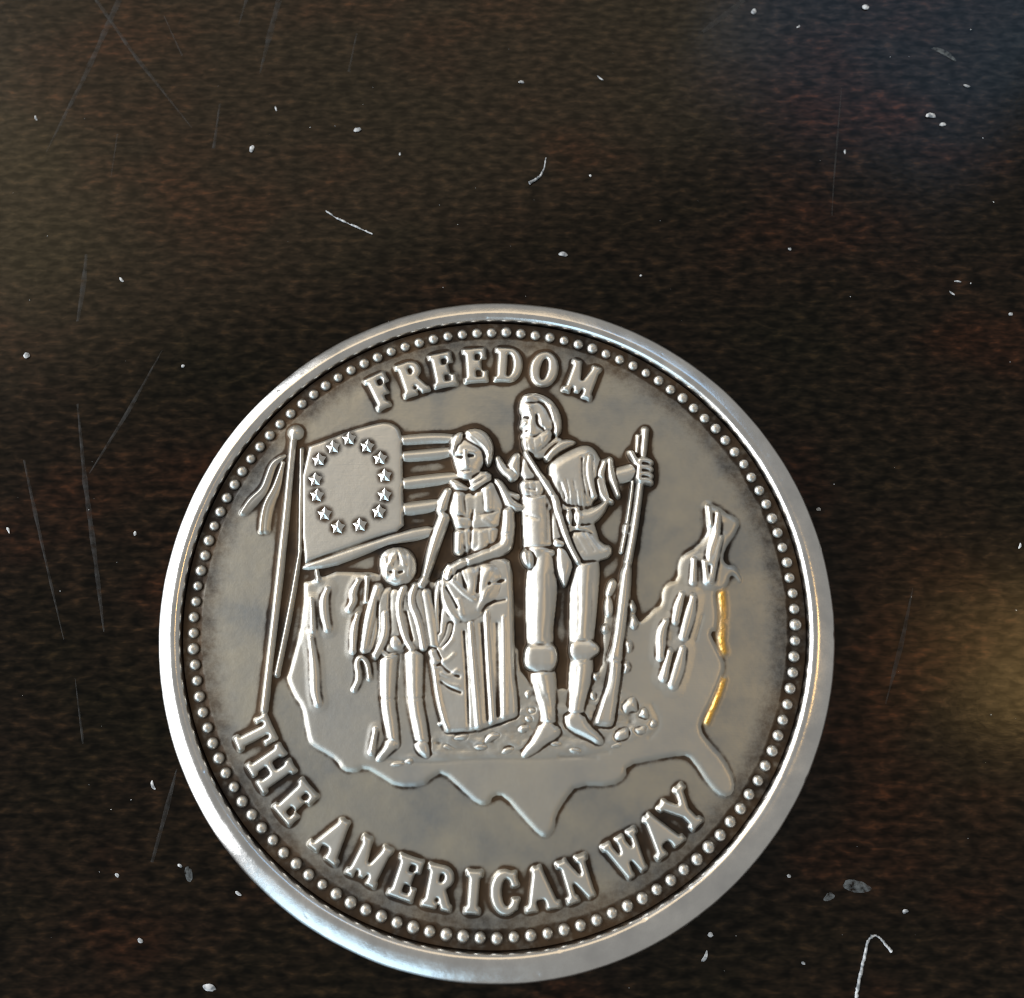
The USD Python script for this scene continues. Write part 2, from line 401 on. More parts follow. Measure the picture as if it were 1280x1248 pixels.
for u, v, a, b_, ang in ROCK:
    t = np.linspace(0, 2 * np.pi, 11)[:-1]; q = 1 + 0.16 * RNG.standard_normal(10)
    c, s = math.cos(math.radians(ang)), math.sin(math.radians(ang))
    xx, yy = a * np.cos(t) * q, b_ * np.sin(t) * q
    poly(key('country_map', 'rock_%d' % len(KEYS)), np.c_[u + xx * c - yy * s, v + xx * s + yy * c], 0.14, 0.16 + 0.03 * min(b_, 8) + 0.06, min(a, b_) * 0.9, sm=2)
for pts in ([(480, 948), (530, 955), (600, 948), (690, 950), (760, 940)], [(545, 928), (590, 940), (650, 930)], [(700, 945), (745, 948)], [(815, 882), (826, 905), (812, 922)]):
    groove(pts, 4, 0.04)

# --- flag
kC = key('flag')
for i, (a, b_, wd) in enumerate([([(503, 551), (540, 548), (566, 549)], None, 6.5), ([(503, 571), (540, 568), (566, 565)], None, 7), ([(503, 605), (535, 601), (572, 597)], None, 7.5), ([(503, 637), (530, 634), (556, 630)], None, 8)]):
    ks = key('flag', 'stripe_%d' % i)
    limb(ks, a, wd + 2.0, 0.02, 0.36)
ks = key('flag', 'stripe_4')
poly(ks, [(376, 714), (378, 705), (430, 687), (505, 662), (545, 655), (548, 671), (510, 679), (478, 685), (450, 697), (414, 711)], 0.05, 0.34, 6, sm=1)
poly(kC, [(377, 560), (410, 549), (440, 537), (470, 529), (484, 527), (496, 532), (502, 541), (504, 560), (505, 640), (506, 663), (470, 673), (430, 688), (390, 702), (377, 707)], 0.05, 0.36, 4.5, sm=1)
limb(kC, [(377, 562), (375, 690)], 3, 0.2, 0.42, 'max')
limb(key('flag', 'sleeve'), [(375, 690), (362, 766), (346, 843)], [3.2, 4.2, 4.5], 0.05, 0.36)
poly(None, [(414, 713), (450, 699), (474, 691), (474, 714)], 0.0, 0.02, 1, sm=0)
# --- flagpole, finial and ribbons
kP = key('flagpole')
limb(kP, [(367, 545), (352, 700), (330, 888)], [5.6, 6.2, 5.8], 0.0, 0.46)
limb(key('flagpole', 'finial'), [(369, 541), (369.5, 541.5)], 11, 0.05, 0.52)
limb(key('ribbon'), [(356, 570), (343, 579), (337, 596), (331, 614), (317, 627), (305, 640)], [3, 5, 6, 7, 7.5, 5], 0.0, 0.2)
limb(key('ribbon', 'edge_0'), [(352, 572), (340, 579), (334, 596), (328, 612), (313, 624), (302, 641)], 3.4, 0.05, 0.27, 'max')
limb(key('ribbon_001'), [(354, 581), (351, 597), (346, 613), (337, 628), (333, 644), (332, 662)], [3, 5, 6, 8, 7.5, 6], 0.0, 0.2)
limb(key('ribbon_001', 'edge_1'), [(354, 579), (348, 596), (342, 612), (332, 628), (328, 644), (326, 664)], 3.4, 0.05, 0.29, 'max')

# --- woman
kW = 'person'
# skirt
SK = [(575, 690), (628, 694), (641, 703), (643, 760), (645, 840), (649, 870), (650, 890), (648, 898), (636, 903), (612, 911), (598, 916), (562, 919), (556, 917), (548, 900), (541, 870), (537, 840), (533, 815), (544, 785), (552, 740)]
poly(key(kW, 'skirt'), SK, 0.08, 0.46, 8)
for pts, r, h in [([(588, 778), (594, 852), (599, 909)], [3, 4.5, 5], .16), ([(608, 764), (611, 828), (616, 900)], [3, 4.5, 5], .15), ([(630, 772), (631, 840), (631, 896)], [3, 4, 4], .10), ([(538, 814), (544, 843), (548, 876), (558, 912)], [5, 5, 5, 5], .12),
                  ([(568, 818), (560, 826), (552, 828)], 3, .07), ([(572, 838), (562, 846), (552, 842)], 3, .07), ([(573, 858), (560, 856), (552, 850)], 3, .07), ([(566, 800), (556, 812)], 3, .06)]:
    ridge(None, pts, r, h)
for pts, r in [([(602, 780), (607, 850), (610, 905)], 4), ([(621, 780), (623, 895)], 4), ([(580, 790), (584, 850), (586, 910)], 3), ([(550, 830), (562, 842), (574, 846)], 3.2), ([(552, 852), (564, 862), (576, 866)], 3.2)]:
    groove(pts, r, 0.10)
# bundle she carries
kB = key(kW, 'bundle')
poly(kB, [(556, 703), (572, 708), (592, 708), (612, 703), (627, 713), (627, 738), (614, 758), (602, 772), (586, 780), (570, 778), (556, 767), (548, 742)], 0.42, 0.64, 12)
for pts, r, h in [([(552, 716), (552, 742), (561, 764), (571, 776)], 4.5, .13), ([(566, 727), (580, 742), (592, 750)], 4, .11), ([(587, 712), (592, 728), (590, 740)], 6, .09), ([(612, 712), (604, 730), (606, 748)], 6, .09), ([(574, 752), (578, 770)], 4, .07), ([(618, 728), (606, 744), (600, 762)], 4, .08)]:
    ridge(None, pts, r, h)
for pts, r in [([(630, 726), (612, 731)], 3), ([(632, 750), (612, 754), (602, 764)], 3), ([(575, 712), (582, 734)], 3), ([(600, 712), (597, 740)], 3), ([(558, 735), (572, 760)], 3)]:
    groove(pts, r, 0.12)
limb(key(kW, 'hem'), [(549, 728), (546, 752), (547, 790)], [4, 5.5, 4], 0.2, 0.44)
limb(key(kW, 'hem'), [(563, 782), (560, 796), (551, 808)], [5, 5, 3], 0.2, 0.42)
# torso
kT = key(kW, 'bodice')
poly(kT, [(562, 610), (585, 616), (604, 608), (622, 600), (634, 640), (626, 655), (621, 690), (572, 694), (567, 655), (558, 640)], 0.22, 0.54, 12)
limb(kT, [(574, 622), (575, 640)], [12, 12], 0.2, 0.70, 'max'); limb(kT, [(610, 614), (611, 636)], [14, 13], 0.2, 0.70, 'max'); limb(kT, [(592, 624), (591, 636)], [7, 7], 0.3, 0.60, 'max')
limb(kT, [(575, 652), (577, 656)], [10, 10], 0.3, 0.62, 'max'); limb(kT, [(606, 650), (612, 654)], [11, 10], 0.3, 0.62, 'max')
limb(kT, [(575, 668), (574, 688)], [9, 8], 0.26, 0.62, 'max'); limb(kT, [(602, 668), (603, 694)], [14, 14], 0.26, 0.60, 'max')
groove([(592, 618), (591, 645)], 3.5, .10); groove([(575, 646), (592, 650)], 2.5, .07); groove([(600, 644), (622, 640)], 2.5, .07)
groove([(590, 645), (588, 690)], 3, .12); groove([(564, 663), (622, 660)], 3, .1)
# collar and neck
kw0 = key(kW)
poly(kw0, [(584, 600), (606, 586), (618, 597), (606, 612), (588, 612)], 0.3, 0.58, 9)
kl = key(kW, 'collar')
poly(kl, [(561, 603), (570, 600), (585, 608), (588, 614), (574, 617), (566, 613)], 0.36, 0.66, 6)
poly(kl, [(584, 610), (596, 603), (612, 594), (614, 602), (602, 612), (590, 617)], 0.36, 0.66, 6)
# sleeves and arms
ka = key(kW, 'sleeve')
limb(ka, [(560, 616), (555, 628), (552, 640)], [7, 9, 7], 0.25, 0.62)
limb(kw0, [(555, 648), (546, 672), (537, 702), (530, 727)], [9, 9, 7.5, 5.5], 0.18, 0.60)
limb(kw0, [(530, 726), (524, 738), (519, 748)], [7, 7, 4], 0.2, 0.62)
kd = key(kW, 'shawl')
poly(kd, [(614, 597), (626, 599), (636, 612), (642, 624), (652, 631), (662, 630), (657, 638), (643, 642), (633, 640), (627, 626)], 0.25, 0.62, 8)
limb(kw0, [(635, 642), (635, 662), (632, 682)], [9, 10, 9.5], 0.24, 0.66)
limb(kw0, [(634, 676), (630, 686), (606, 695), (578, 706)], [9, 10, 9, 7], 0.36, 0.76)
limb(kw0, [(578, 705), (566, 712), (560, 722)], [7.5, 8, 6], 0.36, 0.70)
for pts in ([(560, 711), (558, 724)], [(566, 713), (564, 727)], [(572, 713), (570, 726)]):
    groove(pts, 1.8, .08)
# head
poly(kw0, [(564, 566), (568, 584), (574, 597), (581, 603), (591, 600), (602, 589), (608, 570), (604, 552), (584, 546), (566, 552)], 0.4, 0.72, 14)
ridge(None, [(582, 566), (582.5, 578), (584, 584)], [2, 2.8, 3.4], .17)      # nose
ridge(None, [(578, 594), (583, 595.5), (588, 593)], 2.2, .10); groove([(577, 590.5), (588, 590)], 2, .10)
groove([(572, 573), (577, 574)], 3, .14); groove([(587, 572), (592, 572)], 3, .14)
ridge(None, [(571, 569), (577, 569)], 2, .08); ridge(None, [(586, 567), (593, 568)], 2, .08)
ridge(None, [(575, 596), (581, 601), (587, 599)], 4, .05)
kh = key(kW, 'hair')
poly(kh, [(580, 540), (571, 542), (564, 551), (563, 562), (565, 574), (569, 570), (573, 560), (579, 556)], 0.5, 0.84, 7)
poly(kh, [(580, 540), (592, 536), (605, 539), (614, 549), (618, 562), (616, 576), (611, 586), (606, 580), (607, 570), (600, 563), (590, 558), (582, 552)], 0.5, 0.86, 8)
for pts in ([(585, 545), (598, 556), (608, 566)], [(590, 541), (606, 552), (613, 568)], [(576, 545), (570, 556)]):
    groove(pts, 1.8, .07)

# --- child
kK = 'person_001'
k0 = key(kK)
for pts, r in [([(486, 815), (485, 850), (485, 880), (489, 905), (492, 930)], [14, 12.5, 11, 11, 9]), ([(518, 815), (518, 850), (519, 880), (524, 905), (529, 932)], [14, 13, 11.5, 12, 10])]:
    limb(k0, pts, r, 0.10, 0.56)
poly(k0, [(482, 922), (497, 926), (497, 936), (488, 944), (478, 953), (469, 953), (470, 944), (478, 934)], 0.14, 0.5, 7)
poly(k0, [(516, 926), (536, 926), (540, 938), (538, 948), (530, 949), (519, 940)], 0.14, 0.5, 7)
groove([(474, 872), (484, 875), (496, 873)], 2, .05); groove([(506, 872), (519, 875), (530, 871)], 2, .05)
kj = key(kK, 'jacket')
poly(kj, [(464, 740), (476, 733), (496, 730), (518, 732), (533, 737), (541, 765), (547, 800), (546, 812), (532, 818), (515, 814), (500, 818), (482, 824), (462, 822), (450, 814), (452, 790)], 0.14, 0.44, 12)
poly(k0, [(486, 735), (504, 735), (499, 760), (504, 792), (512, 812), (478, 820), (487, 795), (486, 768)], 0.2, 0.42, 8)
for pts, r, z in [([(473, 736), (463, 771), (456, 812)], [7, 8, 6], .62), ([(482, 768), (483, 795), (470, 820)], [5, 6, 5], .58), ([(505, 735), (498, 757), (505, 793), (515, 811)], [5, 5, 5.5, 4.5], .60), ([(519, 733), (513, 752), (524, 776), (530, 810)], [5, 5.5, 6, 5], .62), ([(533, 742), (538, 770), (543, 806)], [6, 7, 6], .52)]:
    limb(kj, pts, r, 0.36, z - 0.02)
groove([(472, 750), (474, 790), (466, 814)], 2.5, .1); groove([(508, 765), (516, 800)], 2.5, .1)
poly(k0, [(486, 800), (494, 792), (504, 800), (503, 812), (490, 814)], 0.3, 0.5, 6)
limb(k0, [(443, 862), (450, 848), (446, 828), (452, 820), (460, 830), (462, 848)], [4, 4.5, 4.5, 4, 4, 3.5], 0.2, 0.46)
limb(k0, [(541, 816), (546, 826)], [7, 7], 0.2, 0.56)
kh = key(kK, 'hair')
poly(kh, [(474, 696), (482, 687), (496, 683), (510, 686), (519, 695), (522, 710), (519, 722), (510, 732), (500, 735), (490, 733), (480, 726), (474, 712)], 0.3, 0.72, 13)
for pts, r, h in [([(495, 716), (495.5, 723)], 3, .14), ([(488, 728), (496, 731), (503, 728)], 2.6, .10), ([(482, 700), (486, 712), (483, 722)], 3.5, .12), ([(497, 688), (492, 700), (489, 708)], 3.5, .12), ([(500, 687), (505, 698), (507, 707)], 3.5, .12), ([(512, 694), (515, 706), (513, 720)], 3.5, .12)]:
    ridge(None, pts, r, h)
for pts in ([(487, 716), (491, 717)], [(500, 717), (504, 716)]):
    groove(pts, 2.6, .14)
for x in (479, 486, 493, 499, 506, 513):
    groove([(496 + (x - 496) * 0.4, 686), (x, 698), (496 + (x - 496) * 1.15, 708)], 1.3, .06)

# --- man
kN = 'person_002'
m0 = key(kN)
for pts, r in [([(680, 684), (678, 715), (676, 750), (675, 780), (675, 806), (677, 826)], [18, 21, 20.5, 18.5, 17.5, 17]), ([(733, 684), (732, 712), (730, 745), (728, 780), (727, 806), (727, 824)], [17, 19, 19, 17.5, 16.5, 16])]:
    limb(m0, pts, r, 0.10, 0.66)
for pts, r in [([(677, 822), (678, 840), (681, 862), (685, 890), (685, 910)], [15, 17.5, 16.5, 12.5, 11]), ([(727, 815), (727, 835), (725, 855), (721, 882), (718, 904)], [14, 16.5, 15.5, 12.5, 12])]:
    limb(m0, pts, r, 0.10, 0.62, 'max')
poly(m0, [(675, 900), (697, 904), (704, 914), (698, 924), (684, 932), (672, 942), (657, 949), (650, 946), (653, 935), (664, 922)], 0.14, 0.54, 9)
poly(m0, [(704, 890), (731, 890), (738, 905), (752, 917), (757, 929), (748, 934), (730, 924), (713, 916), (704, 908)], 0.14, 0.54, 9)
kb = key(kN, 'legging')
poly(kb, [(655, 812), (662, 804), (690, 804), (697, 812), (697, 832), (688, 840), (662, 840), (654, 832)], 0.50, 0.70, 10)
poly(kb, [(710, 806), (722, 800), (744, 802), (751, 812), (746, 820), (730, 826), (712, 824)], 0.50, 0.68, 9)
groove([(655, 806), (675, 809), (695, 806)], 2, .05); groove([(657, 838), (676, 842), (694, 838)], 2, .07); groove([(711, 826), (728, 829), (745, 822)], 2, .06)
for pts in ([(664, 712), (668, 750), (666, 790)], [(684, 720), (686, 760), (682, 796)], [(722, 716), (724, 760), (722, 792)], [(738, 730), (739, 770), (736, 798)], [(672, 846), (680, 872)], [(722, 834), (719, 868)]):
    groove(pts, 3, .045)
groove([(690, 718), (691, 790)], 5, .06); groove([(741, 715), (740, 790)], 5, .06)
groove([(682, 870), (688, 895)], 3, .06)
# coat
kc = key(kN, 'coat')
poly(kc, [(650, 602), (690, 590), (735, 600), (742, 640), (742, 664), (753, 680), (765, 682), (765, 696), (748, 703), (726, 706), (712, 700), (690, 690), (656, 690), (652, 640)], 0.16, 0.52, 12)
limb(kc, [(670, 624), (671, 650), (673, 688)], [19, 20, 20], 0.24, 0.72, 'max')
limb(kc, [(724, 650), (728, 672), (736, 690)], [18, 20, 18], 0.2, 0.60, 'max')
poly(kc, [(649, 602), (664, 597), (682, 600), (684, 616), (676, 623), (656, 623), (649, 614)], 0.36, 0.64, 8)
groove([(655, 612), (668, 614)], 3, .10); groove([(660, 602), (662, 620)], 1.8, .05); groove([(668, 600), (670, 620)], 1.8, .05); groove([(660, 646), (672, 650)], 3.5, .09); groove([(688, 640), (690, 684)], 3, .12)
poly(kc, [(649, 694), (654, 686), (664, 688), (670, 696), (669, 708), (662, 712), (654, 708)], 0.4, 0.74, 8)
groove([(659, 688), (661, 708)], 1.8, .1); groove([(650, 685), (692, 685)], 2.2, .12)
limb(kc, [(674, 692), (690, 692)], [6, 5], 0.36, 0.62, 'max')
poly(kc, [(694, 683), (702, 681), (712, 690), (718, 705), (712, 724), (706, 737), (699, 726), (694, 706)], 0.34, 0.66, 8)
limb(kc, [(697, 680), (702, 681)], [6, 6], 0.4, 0.66)
poly(kc, [(708, 664), (740, 664), (753, 681), (765, 683), (764, 697), (744, 703), (724, 706), (713, 690)], 0.3, 0.62, 10)
groove([(716, 670), (726, 690)], 2.5, .06); groove([(730, 668), (742, 690)], 2.5, .05)
# shirt, neck and head
poly(key(kN, 'shirt'), [(652, 566), (668, 578), (676, 594), (684, 600), (664, 603), (652, 600), (648, 586)], 0.3, 0.52, 8)
groove([(666, 580), (674, 596)], 2.5, .08)
poly(m0, [(652, 555), (664, 560), (680, 552), (700, 545), (706, 556), (690, 566), (676, 576), (664, 574), (654, 566)], 0.3, 0.56, 9)
poly(m0, [(651, 497), (664, 494), (678, 499), (690, 515), (694, 535), (690, 550), (680, 560), (666, 567), (657, 564), (651, 556), (652, 551), (649, 547), (653, 540), (649, 536), (650, 530), (652, 521), (648, 514)], 0.34, 0.74, 12)
ridge(None, [(653, 516), (662, 514)], 3, .12); ridge(None, [(663, 512), (665, 530), (664, 545), (660, 558)], 4.5, .10)
ridge(None, [(651, 535), (656, 531)], 3.5, .12); groove([(654, 523), (661, 525)], 3.2, .18); groove([(652, 550), (660, 550)], 2.2, .14); groove([(652, 541), (659, 541)], 2.4, .10)
poly(m0, [(652, 549), (660, 546), (668, 548), (676, 542), (688, 538), (691, 548), (683, 560), (670, 570), (659, 569), (652, 561)], 0.5, 0.78, 7)
for pts in ([(658, 552), (660, 564)], [(666, 553), (668, 566)], [(675, 550), (677, 561)]):
    groove(pts, 2, .06)
kh = key(kN, 'hair')
poly(kh, [(651, 497), (660, 492), (676, 493), (690, 501), (700, 516), (703, 532), (700, 546), (692, 548), (691, 534), (686, 518), (676, 506), (664, 508), (654, 506)], 0.46, 0.82, 8)
ridge(kh, [(688, 512), (690, 524), (689, 536)], 4, .10)
ridge(kh, [(654, 502), (666, 498)], 4, .06)
limb(m0, [(672, 521), (678, 528), (677, 536)], [3, 4.5, 3.5], 0.5, 0.80, 'max'); groove([(671, 522), (671, 533), (679, 539)], 2.8, .22)
# collar cape
kp = key(kN, 'cape')
poly(kp, [(678, 577), (684, 565), (694, 555), (705, 549), (718, 551), (721, 555), (708, 562), (696, 569), (686, 580)], 0.36, 0.68, 7)
poly(kp, [(631, 594), (634, 578), (642, 567), (650, 565), (653, 576), (652, 592), (646, 602), (636, 604)], 0.24, 0.60, 9)
limb(m0, [(622, 574), (628, 586), (640, 596)], [5, 7, 7], 0.16, 0.44); limb(m0, [(628, 616), (646, 622)], [6, 6], 0.14, 0.42, 'max')
# raised arm
ks = key(kN, 'coat_sleeve')
poly(ks, [(683, 586), (690, 576), (702, 568), (718, 560), (732, 556), (743, 561), (752, 576), (756, 592), (748, 612), (742, 630), (735, 636), (720, 636), (706, 634), (697, 622), (688, 606)], 0.3, 0.72, 15)
groove([(700, 606), (706, 624)], 2.5, .10); groove([(707, 602), (712, 622)], 2.2, .07); groove([(716, 604), (720, 630)], 3, .06); groove([(727, 575), (727, 600), (734, 628)], 3.5, .12)
limb(m0, [(764, 596), (778, 594), (790, 590)], [11, 12, 11.5], 0.2, 0.56)
for pts, r in [([(737, 573), (735, 592), (742, 621)], [5, 6, 5.5]), ([(756, 579), (749, 597), (758, 626)], [5.5, 6.5, 5]), ([(762, 576), (763, 595), (772, 620)], [5, 6.5, 4])]:
    limb(ks, pts, r, 0.34, 0.76)
limb(ks, [(748, 602), (752, 622), (764, 628)], [5, 5, 4], 0.3, 0.6)
# powder horn
kq = key(kN, 'powder_horn')
limb(kq, [(714, 648), (734, 648), (748, 640), (757, 630)], [11, 12, 8, 4], 0.3, 0.70)
ridge(kq, [(711, 638), (709, 648), (713, 658)], 3.2, .12); ridge(kq, [(721, 637), (725, 648), (722, 660)], 3, .12); groove([(716, 640), (716, 657)], 2.6, .14)
# strap
limb(key(kN, 'strap'), [(657, 568), (675, 596), (693, 624)], [4, 4.4, 5.2], 0.52, 0.86)
limb(key(kN, 'strap'), [(693, 624), (700, 650), (710, 680), (722, 703)], [5.5, 5, 4.6, 4.2], 0.52, 0.82)
groove([(692, 628), (700, 645), (706, 640)], 2, .06)

for pts in ([(588, 543), (602, 551), (611, 566)], [(594, 540), (609, 550), (615, 566)], [(575, 544), (568, 553), (566, 564)], [(600, 541), (612, 552), (616, 570)]):
    groove(pts, 1.3, .06)                       # the woman's hair
for pts in ([(660, 496), (676, 497), (690, 508)], [(657, 500), (674, 501), (688, 512)], [(684, 504), (694, 520), (697, 538)], [(678, 498), (692, 508), (700, 526)]):
    groove(pts, 1.3, .06)                       # the man's hair
for x in range(700, 736, 5):
    groove([(x, 616), (x + 2, 634)], 1.4, .06)   # fringe
for pts in ([(657, 630), (660, 676)], [(684, 632), (684, 676)], [(720, 672), (732, 694)], [(738, 672), (752, 690)], [(580, 622), (583, 644)], [(604, 616), (606, 640)], [(580, 664), (583, 686)], [(610, 664), (612, 690)]):
    groove(pts, 2.2, .05)                       # cloth

# --- rifle with the hand closed on it
kr = key('rifle')
limb(key('rifle', 'ramrod'), [(798, 545), (796, 566)], 3.2, 0.05, 0.34); limb(key('rifle', 'ramrod'), [(791, 602), (785, 650), (777, 690)], 3, 0.05, 0.34)
limb(key('rifle', 'ramrod'), [(783, 658), (782, 664)], 4.5, 0.1, 0.4)
limb(kr, [(806.5, 538), (801, 600), (793, 660), (784, 708)], [5.6, 5.6, 5.8, 6.2], 0.04, 0.50)
poly(kr, [(776, 704), (791, 702), (790, 740), (786, 775), (781, 812), (779, 842), (773, 882), (770, 906), (764, 912), (742, 910), (739, 902), (748, 880), (757, 856), (760, 832), (756, 824), (764, 800), (769, 758)], 0.04, 0.58, 9)
ridge(None, [(779, 712), (772, 770), (766, 822)], 3.4, .08); ridge(None, [(765, 830), (757, 866), (746, 902)], 4, .10); groove([(762, 822), (776, 828)], 2.5, .08)
limb(m0, [(788, 567), (793, 576), (799, 584)], [4.5, 5, 5], 0.4, 0.70)
for dy in (0, 8.5, 17, 24.5):
    limb(m0, [(800, 577 + dy), (808, 577 + dy), (813, 579 + dy)], [5.2, 5.4, 4.2], 0.36, 0.74 - 0.02 * (dy / 8))
limb(m0, [(799, 580), (798, 600)], [4.5, 4.5], 0.4, 0.72, 'max')

# --- letters: heavy slab serif capitals, drawn here
def stroke(x0, y0, x1, y1, w):
    return LineString([(x0, y0), (x1, y1)]).buffer(w / 2, cap_style=2)


def slab(x, y, w=0.38, t=0.11):
    return box(x - w / 2, y - t / 2, x + w / 2, y + t / 2)


def ell(cx, cy, a, b_):
    return affinity.scale(Point(cx, cy).buffer(1, 12), a, b_)


def glyph(c):
    S, TOP, BOT = 0.23, 0.945, 0.055
    if c == 'I':
        g = [box(-S / 2, 0, S / 2, 1), slab(0, TOP), slab(0, BOT)]
    elif c in 'FE':
        g = [box(-.28, 0, -.28 + S, 1), slab(-.17, TOP), slab(-.17, BOT), box(-.28, .88, .27, 1), box(.17, .72, .28, 1), box(-.1, .46, .10, .56), box(.04, .38, .13, .64)]
        g += [box(-.28, 0, .28, .12), box(.19, 0, .31, .30)] if c == 'E' else []
    elif c == 'R':
        g = [box(-.32, 0, -.32 + S, 1), slab(-.21, TOP), slab(-.21, BOT), ell(.0, .74, .29, .26).difference(ell(-.02, .74, .11, .13)), box(-.2, .86, .02, 1), box(-.2, .47, .02, .58), stroke(.0, .5, .24, .06, .20), slab(.26, BOT, .22)]
    elif c == 'D':
        g = [box(-.34, 0, -.34 + S, 1), slab(-.24, TOP), slab(-.24, BOT), ell(-.02, .5, .38, .5).difference(ell(-.04, .5, .17, .37)).intersection(box(-.08, -1, 1, 2)), box(-.3, .88, -.05, 1), box(-.3, 0, -.05, .12)]
    elif c == 'O':
        g = [ell(0, .5, .40, .52).difference(ell(0, .5, .15, .36))]
    elif c == 'C':
        g = [ell(0.02, .5, .38, .52).difference(ell(.06, .5, .17, .36)).difference(box(.12, .33, .6, .67)), box(.2, .64, .32, .97), box(.2, .10, .31, .34)]
    elif c == 'M':
        g = [box(-.40, 0, -.24, 1), box(.22, 0, .45, 1), stroke(-.30, .97, .0, .10, .17), stroke(.32, .97, .0, .10, .11), slab(-.36, BOT, .24), slab(.36, BOT, .28), slab(-.37, TOP, .22), slab(.38, TOP, .22)]
    elif c == 'N':
        g = [box(-.36, 0, -.20, 1), box(.20, 0, .36, 1), stroke(-.28, .97, .28, .03, .22), slab(-.30, BOT, .34), slab(-.33, TOP, .26), slab(.29, TOP, .32)]
    elif c == 'T':
        g = [box(-S / 2, 0, S / 2, 1), slab(0, BOT), box(-.37, .88, .37, 1), box(-.38, .68, -.26, 1), box(.26, .68, .38, 1)]
    elif c == 'H':
        g = [box(-.37, 0, -.15, 1), box(.15, 0, .37, 1), box(-.2, .44, .2, .56), slab(-.27, TOP, .36), slab(-.27, BOT, .36), slab(.27, TOP, .36), slab(.27, BOT, .36)]
    elif c == 'A':
        g = [stroke(-.30, .03, .0, .99, .15), stroke(.28, .03, -.02, .99, .24), box(-.18, .26, .18, .37), slab(-.31, BOT, .28), slab(.29, BOT, .34), box(-.09, .85, .07, 1)]
    elif c == 'W':
        g = [stroke(-.44, .99, -.22, .02, .20), stroke(-.22, .02, .0, .95, .13), stroke(0, .95, .22, .02, .20), stroke(.22, .02, .44, .99, .13), slab(-.44, TOP, .28), slab(.02, TOP, .26), slab(.43, TOP, .28)]
    elif c == 'Y':
        g = [box(-S / 2, 0, S / 2, .5), stroke(-.32, .99, -.01, .42, .22), stroke(.32, .99, .01, .42, .16), slab(0, BOT), slab(-.32, TOP, .30), slab(.32, TOP, .28)]
    u = unary_union(g).buffer(0.066, 4).buffer(-0.038, 4).buffer(0.025, 4)
    return u.simplify(0.008)


CAP = 2.12
TEXT = [('F', .876, 117.0), ('R', .876, 109.4), ('E', .876, 102.0), ('E', .876, 94.4), ('D', .876, 86.6), ('O', .876, 78.6), ('M', .876, 69.6)]
TEXT2 = [('T', .868, -153.0), ('H', .868, -145.2), ('E', .868, -136.2), ('A', .868, -125.4), ('M', .868, -116.6), ('E', .868, -108.0), ('R', .868, -100.9), ('I', .868, -94.0), ('C', .868, -87.6), ('A', .868, -80.3), ('N', .868, -72.4), ('W', .868, -60.8), ('A', .868, -52.9), ('Y', .868, -46.0)]
LETTERS = []
for i, (c, r, a) in enumerate(TEXT + TEXT2):
    g = affinity.translate(glyph(c), 0, -0.5)
    g = affinity.scale(g, CAP * (0.86 if c in 'MWN' else 0.96), CAP, origin=(0, 0))
    g = affinity.rotate(g, a - 90 if i < 7 else a + 90, origin=(0, 0))
    g = affinity.translate(g, r * RB * math.cos(math.radians(a)), r * RB * math.sin(math.radians(a)))
    rings = []
    for q in getattr(g, 'geoms', [g]):
        rings += [np.array(q.exterior.coords)[:-1]] + [np.array(h.coords)[:-1] for h in q.interiors]
    k = key('letter_%d' % i)
    LETTERS.append((k, c))
    poly(k, None, 0.0, 0.34, 4.0, rings=rings)

# --- finish: soften as a worn strike does, wear, tarnish, painted glints
DIST = np.hypot(GX, GY) / RB
RELIEF = 0.80                   # how deep the die is cut
H0 = RELIEF * (0.76 * ndimage.gaussian_filter(H, 1.5) + 0.24 * ndimage.gaussian_filter(H, 4.5))
nz = lambda s, sd, o=3: meshkit.fbm(np.stack([GX * s, GY * s, np.zeros_like(GX)], -1), o, sd)
n_small, n_mid, n_big = nz(1.9, 3), nz(0.8, 11), nz(0.18, 5, 2)
H0 += (n_mid - 0.5) * 0.012 + (n_small - 0.5) * 0.006
FIG = np.array([p.startswith('person') for p, _ in KEYS])[ID]
H0 += ndimage.gaussian_filter(FIG.astype(float), 3) * ((nz(0.9, 31) - 0.5) * 0.05 + (nz(3.0, 33, 2) - 0.5) * 0.008)     # cloth and wear on the raised figures
sst = lambda x, a, b_: (lambda t: t * t * (3 - 2 * t))(np.clip((x - a) / (b_ - a), 0, 1))
chan = sst(DIST, 0.952, 0.982)
H0 -= 0.07 * sst(DIST, 0.97, 0.99)
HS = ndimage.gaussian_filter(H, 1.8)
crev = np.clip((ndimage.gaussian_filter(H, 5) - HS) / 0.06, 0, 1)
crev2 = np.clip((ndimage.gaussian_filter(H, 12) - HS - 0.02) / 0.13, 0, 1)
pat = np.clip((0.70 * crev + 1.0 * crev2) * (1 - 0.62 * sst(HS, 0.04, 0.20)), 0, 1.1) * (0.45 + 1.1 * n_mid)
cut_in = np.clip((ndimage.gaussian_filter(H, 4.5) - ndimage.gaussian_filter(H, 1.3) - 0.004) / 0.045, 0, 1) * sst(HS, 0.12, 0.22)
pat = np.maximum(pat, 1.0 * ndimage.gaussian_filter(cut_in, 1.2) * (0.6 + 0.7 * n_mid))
pat = np.maximum(pat, chan * (0.70 + 0.5 * (n_small - 0.3)))
